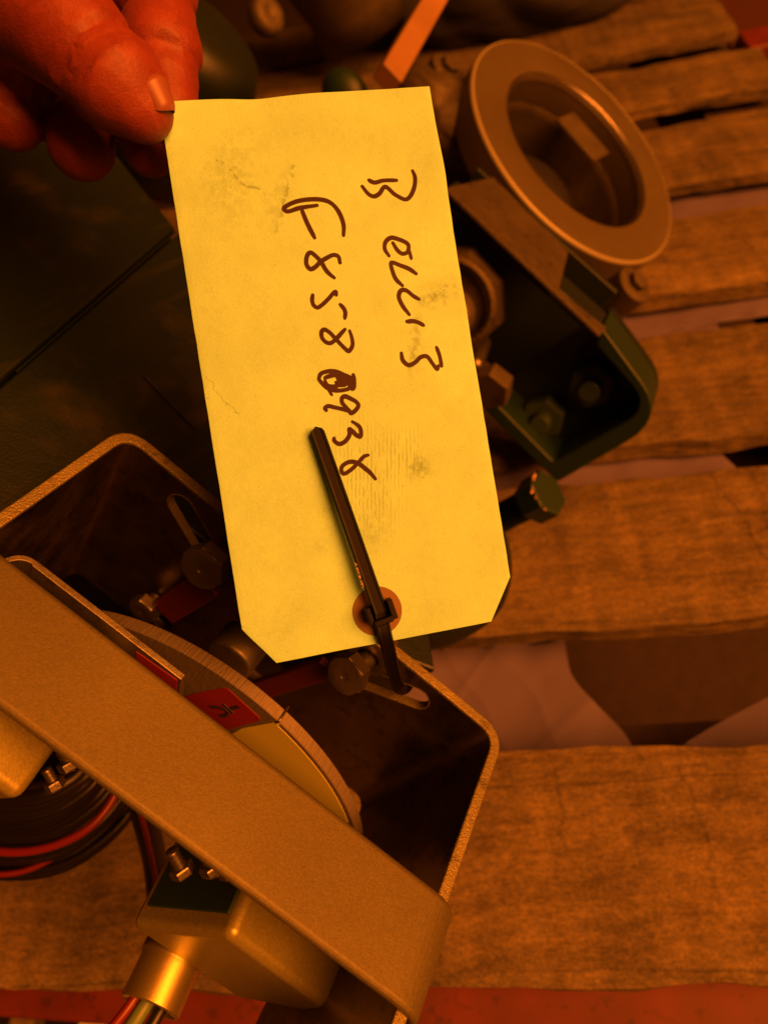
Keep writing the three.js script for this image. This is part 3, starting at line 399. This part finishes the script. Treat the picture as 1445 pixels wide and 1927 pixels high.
// ---------------------------------------------------------------- the paper tag
const TC = [at(299, 193, 0.194), at(808, 163, 0.203), at(972, 1161, 0.201), at(467, 1258, 0.194)];
const TN = TC[1].clone().sub(TC[0]).cross(TC[3].clone().sub(TC[0])).normalize().negate();      // towards the viewer
const tagAt = (s, t) => { const a = TC[0].clone().lerp(TC[1], s), b = TC[3].clone().lerp(TC[2], s), p = a.lerp(b, t);
  const k = 0.0016 * Math.sin(s * 3.1) * Math.sin(t * 3.1 + 0.3) + 0.0014 * Math.exp(-(((s - 0.36) / 0.12) ** 2)) * Math.exp(-t / 0.12) * -1 + 0.0012 * (fbm(s * 3, t * 6, 301, 0, 0, 3) - 0.5) + 0.0016 * smooth(0.85, 1, s) * Math.exp(-(((t - 0.16) / 0.06) ** 2)); return p.addScaledVector(TN, k); };
const STROKES = [
  [[44.5,50.3],[44.3,48.5],[43.0,47.9],[40.7,48.6],[38.8,49.5],[37.2,50.7],[35.7,51.2],[34.8,50.0],[34.9,48.3],[35.7,46.8],[36.5,46.5],[37.7,47.6],[39.0,49.4],[40.1,52.0],[41.1,53.4],[42.1,54.4]],
  [[41.9,59.4],[41.8,58.5],[39.3,60.4],[37.3,61.8],[35.9,62.4],[34.9,61.6],[34.7,60.1],[35.1,58.7]],
  [[42.6,62.3],[43.4,63.5],[43.7,64.7],[43.3,66.4]],
  [[44.1,70.2],[44.4,72.1],[44.3,74.3],[43.4,75.6],[42.8,75.9],[41.8,74.9],[39.7,72.0],[38.2,69.9],[36.8,68.9],[36.0,69.4],[35.8,71.1],[36.8,72.6],[38.0,73.0],[39.7,72.1],[41.3,70.8],[42.8,69.6]],
  [[33.0,82.7],[33.7,81.4],[35.5,80.9],[38.1,81.2],[40.3,82.4],[42.3,83.8],[42.4,85.6],[41.4,86.5],[37.9,86.7],[35.6,85.9],[34.1,84.5],[33.0,82.9]],
  [[34.8,82.6],[36.2,82.3],[38.1,82.2],[40.5,83.6],[41.7,84.8]],
  [[34.7,83.3],[35.1,84.8],[37.6,85.4],[38.7,84.2],[38.5,82.9],[39.6,84.3],[41.5,84.6],[41.5,85.9]],
  [[38.2,81.8],[38.9,83.2],[40.7,83.8]],
  [[39.7,83.3],[40.5,85.1],[38.6,85.1],[37.8,84.3]],
  [[43.1,82.8],[43.1,84.6],[42.7,86.5],[42.1,86.9]],
  [[35.3,86.1],[36.0,87.7]],
  [[33.7,91.8],[33.4,91.2],[34.4,90.7],[36.2,91.3],[39.1,92.4],[40.3,93.0],[40.7,93.6],[42.1,93.0],[43.2,91.7],[42.7,90.6],[41.3,89.5],[39.7,88.6],[38.8,89.0],[38.6,90.2],[39.3,91.4],[40.4,92.8]],
  [[34.7,100.0],[34.6,100.6],[35.8,101.8],[37.2,101.6],[38.7,100.5],[39.4,99.3],[39.5,98.1],[40.3,98.8],[41.2,100.0],[42.2,100.6],[42.6,100.0],[42.6,98.1],[41.9,97.1],[40.7,96.1]],
  [[43.7,106.2],[42.5,106.4],[40.5,107.9],[38.1,109.6],[35.8,110.4],[35.3,109.6],[35.6,108.4],[37.1,107.5],[38.9,107.4],[40.7,108.3],[42.0,109.6],[43.5,111.3],[44.7,113.2]],
  [[57.0,26.9],[58.4,27.7],[61.3,27.3],[65.2,27.5]],
  [[54.7,28.6],[56.2,31.0],[57.6,31.8],[59.3,31.2],[61.5,29.2],[64.1,31.8],[67.0,33.5],[68.5,32.7],[70.3,29.8],[70.9,27.0],[70.5,25.1]],
  [[59.2,49.7],[58.3,47.7],[58.8,45.7],[60.6,44.5],[62.6,45.0],[65.5,46.9],[64.9,49.1],[63.3,49.4],[62.1,48.4],[61.0,46.1]],
  [[65.4,47.4],[65.8,51.1]],
  [[66.5,55.6],[64.6,54.0],[62.4,52.9],[59.6,51.8],[59.6,54.7],[60.3,56.9],[61.8,58.7]],
  [[66.1,63.2],[64.7,62.2],[62.6,60.2],[61.2,60.1],[60.2,61.7],[60.8,64.5],[62.4,67.4]],
  [[61.4,69.4],[63.5,69.5],[65.1,70.2],[66.2,71.0]],
  [[58.2,78.4],[58.3,80.5],[59.8,82.1],[61.9,81.5],[63.8,80.2],[65.6,80.2],[67.0,82.5],[68.1,84.2],[68.6,83.4]],
  [[69.0,77.9],[69.5,80.4],[69.6,83.5]],
  [[46.8,42.5],[47.3,39.6],[46.5,35.5],[44.7,32.8],[42.2,31.6],[37.1,31.2],[33.3,31.8],[30.8,33.1],[31.5,34.0],[35.3,33.4],[40.5,33.1]],
  [[35.8,33.6],[36.8,37.9],[38.3,42.4]]
];
function tagTexture() {
  const W = 1024, H = 2048, c = document.createElement('canvas'); c.width = W; c.height = H; const g = c.getContext('2d'), k = W / 80;
  g.fillStyle = 'rgb(162,226,184)'; g.fillRect(0, 0, W, H);
  const im = g.getImageData(0, 0, W, H), d = im.data;
  const blob = (x, y, cx, cy, rx, ry, an, amt) => { const dx = x - cx, dy = y - cy, a = (dx * Math.cos(an) + dy * Math.sin(an)) / rx, b = (-dx * Math.sin(an) + dy * Math.cos(an)) / ry; return amt * Math.exp(-(a * a + b * b)); };
  for (let j = 0; j < H; j++) for (let i = 0; i < W; i++) {
    const x = i / k, y = j / k, f = fbm(x * 0.11, y * 0.11, 201, 0, 0, 4), m = fbm(x * 0.8, y * 0.8, 211, 0, 0, 3), fib = noise(x * 7 + 2 * m, y * 7, 221), sp = noise(x * 3.3, y * 3.3, 231), sp2 = noise(x * 5, y * 5, 236);
    let s = 0.09 * (f - 0.5) + 0.055 * (fib - 0.5) + 0.07 * (m - 0.5);
    const dirt = blob(x, y, 17, 24, 9, 15, 0.3, 0.5) + blob(x, y, 30, 30, 3, 10, 0.5, 0.55) + blob(x, y, 72, 62.5, 6, 3.2, -0.3, 1.15) + blob(x, y, 62.5, 76, 1.6, 9, 0.28, 0.9) + blob(x, y, 58, 112, 3.4, 3.6, 0, 1) + blob(x, y, 41, 128, 6, 6, 0, 0.45) + blob(x, y, 30, 118, 3, 2.4, 0, 0.5) + blob(x, y, 12, 150, 8, 6, 0, 0.28) + blob(x, y, 26, 130, 2, 2.4, 0.4, 0.45) + blob(x, y, 64, 82, 3, 6, 0, 0.3) + blob(x, y, 6, 60, 5, 20, 0, 0.22) + blob(x, y, 52, 12, 30, 5, 0, 0.22) + 0.06;
    s -= 0.72 * dirt * (0.17 * smooth(0.2, 0.8, m) + 0.15 * smooth(0.4, 0.75, m * 0.6 + f * 0.2 + noise(x * 5, y * 5, 241) * 0.3));
    if (sp > 0.93 && sp2 > 0.55) s -= 0.3 * (sp - 0.88) / 0.1 * (0.3 + f); s -= 0.16 * smooth(0.76, 0.92, noise(x * 9 + 3 * m, y * 9, 243)) * smooth(0.48, 0.62, noise(x * 0.35, y * 0.35, 246) * 0.6 + m * 0.4);
    // a fingerprint's ridges and rubbed lines
    const fp = smooth(13, 3, Math.hypot((x - 43) * 0.8, (y - 112) * 0.55)) + 0.8 * smooth(8, 2, Math.hypot(x - 56, (y - 106) * 0.8)); if (fp > 0) { const w = Math.sin((x + 0.16 * y + 0.6 * m) * 5.4); s -= 0.16 * fp * smooth(0.45, 0.95, w) * smooth(0.38, 0.6, noise(x * 1.4, y * 0.5, 251) * 0.6 + m * 0.5); }
    const cr = Math.abs((y - 18) - (x - 14) * 0.95 - 1.2 * Math.sin(x * 0.7)); if (x > 12 && x < 26) s -= 0.2 * Math.exp(-cr * cr * 9) * smooth(0.4, 0.6, m);
    const cr2 = Math.abs((y - 78) - (x - 1) * 1.5 - (m - 0.5) * 5); if (x > 1 && x < 9) s -= 0.14 * Math.exp(-cr2 * cr2 * 7);
    const cr3 = Math.abs((x - 33) + (y - 26) * 0.42 - (m - 0.5) * 3); if (y > 20 && y < 40) s -= 0.14 * Math.exp(-cr3 * cr3 * 3) * smooth(0.3, 0.6, m);
    const o = (j * W + i) * 4; d[o] *= 1 + s * 1.05; d[o + 1] *= 1 + s * 1.0; d[o + 2] *= 1 + s * 1.1;
  }
  g.putImageData(im, 0, 0);
  g.strokeStyle = g.fillStyle = 'rgb(42,14,16)'; g.lineCap = g.lineJoin = 'round';
  STROKES.forEach((st, q) => {                                      // marker writing, the width swelling and thinning along each stroke
    const cv = new THREE.CatmullRomCurve3(st.map(([x, y]) => V3(x * k, y * k, 0)), false, 'centripetal'), n = Math.ceil(cv.getLength() / 2.5), w0 = st.length < 3 ? 0.95 : 1.26;
    for (let i = 0; i <= n; i++) { const p = cv.getPoint(i / n), e = Math.min(i, n - i) / n; g.beginPath(); g.arc(p.x, p.y, k * 0.5 * (w0 * (0.78 + 0.22 * smooth(0, 0.12, e)) * (0.92 + 0.2 * noise(i * 0.06, q, 261)) + 0.06 * (rnd() - 0.5)), 0, 7); g.fill(); }
  });
  const t = new THREE.CanvasTexture(c); t.colorSpace = THREE.SRGBColorSpace; t.magFilter = THREE.LinearFilter; t.generateMipmaps = true; t.minFilter = THREE.LinearMipmapLinearFilter; return t;
}
{
  const NS = 40, NT = 80, TH = 0.0003, pos = [], uv = [], idx = [];
  const lo = (t) => 0.102 * clamp((t - 0.931) / 0.069) + 0.0016 * (noise(t * 40, 1, 271) - 0.5), hi = (t) => 1 - 0.096 * clamp((t - 0.925) / 0.075) + 0.0016 * (noise(t * 40, 2, 272) - 0.5);
  const ts = []; for (let j = 0; j <= NT; j++) ts.push(j / NT); ts.push(0.931, 0.925); ts.sort((a, b) => a - b);
  const n1 = NS + 1, rows = ts.length, base = n1 * rows;
  for (const side of [0, 1]) for (const t of ts) for (let i = 0; i <= NS; i++) { const s = mix(lo(t), hi(t), i / NS), p = tagAt(s, t).addScaledVector(TN, side ? -TH : 0); pos.push(p.x, p.y, p.z); uv.push(s, 1 - t); }
  for (let j = 0; j < rows - 1; j++) for (let i = 0; i < NS; i++) { const a = j * n1 + i, b = a + 1, c = a + n1, d = c + 1; idx.push(a, c, b, b, c, d, base + a, base + b, base + c, base + b, base + d, base + c); }
  const rimq = (a, b) => idx.push(a, b, base + a, b, base + b, base + a);
  for (let i = 0; i < NS; i++) { rimq(i, i + 1); rimq((rows - 1) * n1 + i + 1, (rows - 1) * n1 + i); } for (let j = 0; j < rows - 1; j++) { rimq((j + 1) * n1, j * n1); rimq(j * n1 + NS, (j + 1) * n1 + NS); }
  const o = tagAt(0.5, 0.95), g = new THREE.BufferGeometry(); g.setAttribute('position', new THREE.Float32BufferAttribute(pos, 3)); g.setAttribute('uv', new THREE.Float32BufferAttribute(uv, 2)); g.setIndex(idx); g.translate(-o.x, -o.y, -o.z); g.computeVertexNormals();
  const paper = texture(512, 512, (x, y) => 0.5 + 0.5 * (fbm(x * 60, y * 60, 281, 60, 60, 3) - 0.5), false, 4, 8);
  const T = thing('paper_tag', 'yellowed paper tag with two lines of marker writing, held by the hand', 'tag', o);
  mesh('paper', g, std({ map: tagTexture(), bumpMap: paper, bumpScale: 0.00012, roughness: 0.75 }), T);
  // the fibre patch round the hole
  const P = [], U = [], I = [], cs = 0.4915, ct = 0.9425; for (let r = 0; r <= 6; r++) for (let a = 0; a <= 60; a++) { const q = (r / 6) * (0.0071 - 0.00155) + 0.00155, an = (a / 60) * 2 * Math.PI; const p = tagAt(cs + (q * Math.cos(an)) / 0.079, ct + (q * Math.sin(an)) / 0.16).addScaledVector(TN, 0.0003).sub(o); P.push(p.x, p.y, p.z); }
  for (let r = 0; r < 6; r++) for (let a = 0; a < 60; a++) { const i = r * 61 + a; I.push(i, i + 61, i + 1, i + 1, i + 61, i + 62); }
  const q = new THREE.BufferGeometry(); q.setAttribute('position', new THREE.Float32BufferAttribute(P, 3)); q.setIndex(I); q.computeVertexNormals();
  mesh('hole_patch', metreUV(q), std({ color: lin(0.17, 0.105, 0.05), roughness: 0.8, side: THREE.DoubleSide }), T);
}

// ---------------------------------------------------------------- the cable tie
{
  const Hc = tagAt(0.497, 0.942), B = on(764, 1296, 1, 0.0022), Bw = FO.clone().addScaledVector(FU, B.x).addScaledVector(FV, B.y).addScaledVector(FN, B.z);
  const T = thing('cable_tie', 'black nylon cable tie through the hole of the paper tag', 'cable tie', Hc.clone());
  const tip = tagAt(0.372, 0.602).addScaledVector(TN, 0.0022), mid = tagAt(0.43, 0.76).addScaledVector(TN, 0.0042), head = Hc.clone().addScaledVector(TN, 0.0036), low = tagAt(0.505, 1.0).addScaledVector(TN, 0.0018);
  const behind = Bw.clone().addScaledVector(FV, -0.012);
  const ribbon = (pts, w, h, n, round) => {
    const cv = new THREE.CatmullRomCurve3(pts), P = [], I = [], prof = [[-1, -0.4], [-0.72, 1], [-0.5, 0.82], [0.5, 0.82], [0.72, 1], [1, -0.4], [0.8, -1], [-0.8, -1]];
    for (let i = 0; i <= n; i++) { const t = i / n, p = cv.getPoint(t), d = cv.getTangent(t), x = d.clone().cross(TN).normalize(), z = x.clone().cross(d).normalize(), k = round ? Math.sqrt(clamp(1 - (1 - clamp(t * cv.getLength() / (w * 0.5))) ** 2)) * 0.97 + 0.03 : 1; for (const [a, b] of prof) { const q = p.clone().addScaledVector(x, a * w * 0.5 * k).addScaledVector(z, b * h * 0.5).sub(T.position); P.push(q.x, q.y, q.z); } }
    const m = prof.length; for (let i = 0; i < n; i++) for (let j = 0; j < m; j++) { const a = i * m + j, b = i * m + ((j + 1) % m); I.push(a, b, a + m, b, b + m, a + m); }
    for (let j = 1; j < m - 1; j++) { I.push(0, j + 1, j, n * m, n * m + j, n * m + j + 1); }
    const g = new THREE.BufferGeometry(); g.setAttribute('position', new THREE.Float32BufferAttribute(P, 3)); g.setIndex(I); const f = g.toNonIndexed(); f.computeVertexNormals(); return metreUV(f);
  };
  mesh('tail', ribbon([tip, mid, head.clone().addScaledVector(TN, 0.0012)], 0.0042, 0.0013, 60, true), M.nylon, T);
  mesh('strap', ribbon([head, low, Bw, behind], 0.0042, 0.0013, 60, false), M.nylon, T);
  const d = mid.clone().sub(head).normalize(), x = d.clone().cross(TN).normalize(), z = x.clone().cross(d).normalize(), R = new THREE.Matrix4().makeBasis(x, d, z);
  const hp = (w, h, dd, dx, dy, dz) => box(dx, dy, dz, w, h, dd, 0.0004);
  const hd = mesh('lock_head', metreUV(join([hp(0.0016, 0.0052, 0.0036, -0.0033, 0, 0.0004), hp(0.0018, 0.0058, 0.0042, 0.0033, 0, 0.0006), hp(0.0056, 0.0018, 0.0044, 0, -0.0024, 0.0008), hp(0.0054, 0.005, 0.001, 0, 0, -0.0014)])), M.nylon, T);
  hd.quaternion.setFromRotationMatrix(R); hd.position.copy(head).sub(T.position);
  // whitened scuffs on the edge of the tail
  const sc = []; for (let i = 0; i < 40; i++) { const t = 0.74 + 0.12 * rnd(), p = new THREE.CatmullRomCurve3([tip, mid, head]).getPoint(t), xx = x.clone(); p.addScaledVector(xx, (-0.75 - 0.35 * rnd()) * 0.0021 * (x.dot(CR) > 0 ? 1 : -1)).addScaledVector(z, 0.0006).sub(T.position); sc.push(new THREE.BoxGeometry(0.00018, 0.0003 + 0.0009 * rnd(), 0.00012).rotateZ(rnd() * 3).rotateX(rnd() * 3).translate(p.x, p.y, p.z)); }
  mesh('scuff', metreUV(join(sc)), std({ color: lin(0.6, 0.42, 0.3), roughness: 0.8 }), T);
}

// ---------------------------------------------------------------- the hand that holds the tag
{
  const P = (x, y, d) => at(x, y, d);
  const bones = [];                                                // [a, b, ra, rb, group]
  const chain = (pts, grp) => { for (let i = 0; i < pts.length - 1; i++) bones.push([pts[i][0], pts[i + 1][0], pts[i][1], pts[i + 1][1], grp]); };
  const palm = P(-170, -150, 0.215);
  chain([[P(-330, -330, 0.225), 0.026], [palm, 0.027], [P(-60, -40, 0.196), 0.0185], [P(128, 62, 0.186), 0.0135], [P(215, 150, 0.186), 0.0122], [P(272, 212, 0.1885), 0.0078]], 0);            // thumb
  chain([[palm, 0.024], [P(120, -190, 0.222), 0.0135], [P(288, -40, 0.214), 0.0125], [P(306, 100, 0.2075), 0.0105], [P(318, 205, 0.2055), 0.0086]], 1);           // index
  chain([[palm, 0.024], [P(40, -120, 0.24), 0.0135], [P(190, 60, 0.234), 0.0112], [P(252, 180, 0.222), 0.0098], [P(282, 281, 0.2115), 0.0081]], 2);                // middle
  chain([[palm, 0.024], [P(-20, -60, 0.243), 0.013], [P(120, 70, 0.24), 0.0115], [P(152, 180, 0.228), 0.0106], [P(154, 276, 0.217), 0.0102]], 3);                   // ring
  chain([[palm, 0.024], [P(-90, 10, 0.238), 0.0125], [P(18, 90, 0.232), 0.0112], [P(30, 160, 0.222), 0.0107], [P(20, 216, 0.213), 0.0104]], 4);               // little
  const c = P(40, 20, 0.21), S = 0.135, N = 148, mc = new MarchingCubes(N, M.black, false, false, 900000);
  mc.isolation = 0; const q = V3(), ab = V3(), ap = V3();
  const cap = ([a, b, ra, rb]) => { ab.subVectors(b, a); ap.subVectors(q, a); const t = clamp(ap.dot(ab) / ab.lengthSq()); return ap.addScaledVector(ab, -t).length() - mix(ra, rb, t); };
  const smin = (a, b, k) => { const h = clamp(0.5 + (0.5 * (b - a)) / k); return mix(b, a, h) - k * h * (1 - h); };
  const tj = bones[3][0].clone(), td = bones[4][1].clone().sub(tj).normalize();
  const dn = CU.clone().negate(), crease = [[P(186, 118, 0.186), td, 0.0009], [P(202, 134, 0.186), td, 0.0007], [P(214, 150, 0.186), td, 0.0005], [P(309, 118, 0.207), dn, 0.0009], [P(311, 134, 0.207), dn, 0.0006], [P(300, 20, 0.21), dn.clone().addScaledVector(CR, 0.3).normalize(), 0.0011], [P(262, 232, 0.216), dn, 0.0006], [P(154, 214, 0.222), dn, 0.0007], [P(28, 170, 0.22), dn, 0.0008]];
  const half = N / 2;
  for (let k = 0; k < N; k++) for (let j = 0; j < N; j++) for (let i = 0; i < N; i++) {
    q.set(((i - half) / half) * S + c.x, ((j - half) / half) * S + c.y, ((k - half) / half) * S + c.z);
    const per = [1, 1, 1, 1, 1]; let near = 1;
    for (const b of bones) { const d = cap(b), g = b[4]; per[g] = per[g] > 0.9 ? d : smin(per[g], d, 0.006); }
    let d = per[0]; for (let g = 1; g < 5; g++) { const root = q.distanceTo(palm) < 0.075 ? 0.014 : 0.0012; d = smin(d, per[g], root); }
    if (d < 0.004) for (const [p, n, amt] of crease) { const dl = Math.abs(q.clone().sub(p).dot(n) + 0.0012 * (noise(q.x * 260, q.z * 260, 431) - 0.5)); if (dl < 0.0022 && q.distanceTo(p) < 0.0165) d += 1.7 * amt * (1 - dl / 0.0022) * (0.5 + noise(q.x * 160, q.y * 160, 432)); }
    const edge = Math.min(i, j, k, N - 1 - i, N - 1 - j, N - 1 - k); mc.field[i + j * N + k * N * N] = edge < 3 ? -0.01 : -d;
  }
  mc.update();
  const n = mc.count ?? mc.geometry.drawRange.count, pa = mc.positionArray.slice(0, n * 3), g = new THREE.BufferGeometry();
  for (let i = 0; i < pa.length; i++) pa[i] *= S;
  g.setAttribute('position', new THREE.BufferAttribute(pa, 3)); let w = mergeVertices(g, 1e-6); w.computeVertexNormals(); w = metreUV(w);
  const skinMap = texture(512, 512, (x, y) => { const a = fbm(x * 9, y * 9, 401, 9, 9), b = noise(x * 90, y * 90, 405, 90, 90); return [0.8 + 0.2 * (a - 0.5) + 0.05 * (b - 0.5), 0.5 + 0.24 * (a - 0.5) + 0.06 * (b - 0.5), 0.4 + 0.2 * (a - 0.5)]; }, true, 1 / 0.05, 1 / 0.05);
  const skinBump = texture(1024, 1024, (x, y) => { const u = x + 0.02 * fbm(x * 12, y * 12, 411, 12, 12), a = noise(u * 70, y * 200, 415, 70, 200), b = noise(x * 180, y * 110, 417, 180, 110); return 0.5 + 0.45 * (a - 0.5) + 0.4 * (b - 0.5); }, false, 1 / 0.05, 1 / 0.05);
  const H = thing('person', 'bare hand gripping the top left corner of the tag between thumb and finger', 'person', c);
  mesh('hand', w, std({ map: skinMap, color: lin(0.28, 0.105, 0.07), bumpMap: skinBump, bumpScale: 0.0001, roughness: 0.6, sheen: 0.2, sheenColor: lin(0.4, 0.2, 0.15) }), H);
  // thumb nail, on the side turned to the right
  const t0 = P(262, 158, 0.18), t1 = P(300, 232, 0.183), dir = t1.clone().sub(t0).normalize(), nrm = CR.clone().multiplyScalar(0.85).addScaledVector(CU, 0.4).addScaledVector(CB, 0.36); nrm.addScaledVector(dir, -nrm.dot(dir)).normalize(); const sd = dir.clone().cross(nrm).normalize();
  const NP = [], NI = [], n0 = P(243, 178, 0.1862), n1 = P(291, 245, 0.1886), ax = n1.clone().sub(n0).normalize();
  const nail = []; for (let j = 0; j <= 24; j++) for (let i = 0; i <= 16; i++) {
    const t = j / 24, s = (i / 16 - 0.5) * 2, wdt = 0.6 * Math.sqrt(clamp(1 - Math.pow(Math.abs(2 * t - 1), 3.2))) + 0.02, ang = s * wdt * 1.25, p = n0.clone().lerp(n1, t), nn = nrm.clone().addScaledVector(ax, -nrm.dot(ax)).normalize(), ss = ax.clone().cross(nn), r = mix(0.0123, 0.0085, t) - 0.0026 * smooth(0.35, 0, t) - 0.0062 * ang * ang - 0.0006 * smooth(0.85, 1, t);
    p.addScaledVector(nn, Math.cos(ang) * r).addScaledVector(ss, Math.sin(ang) * r).sub(c); NP.push(p.x, p.y, p.z);
  }
  for (let j = 0; j < 24; j++) for (let i = 0; i < 16; i++) { const a = j * 17 + i; NI.push(a, a + 1, a + 17, a + 1, a + 18, a + 17); }
  const ng = new THREE.BufferGeometry(); ng.setAttribute('position', new THREE.Float32BufferAttribute(NP, 3)); ng.setIndex(NI); ng.computeVertexNormals();
  mesh('thumbnail', metreUV(ng), std({ color: lin(0.2, 0.066, 0.046), roughness: 0.42, side: THREE.DoubleSide }), H);
}

renderer.render(scene, camera);
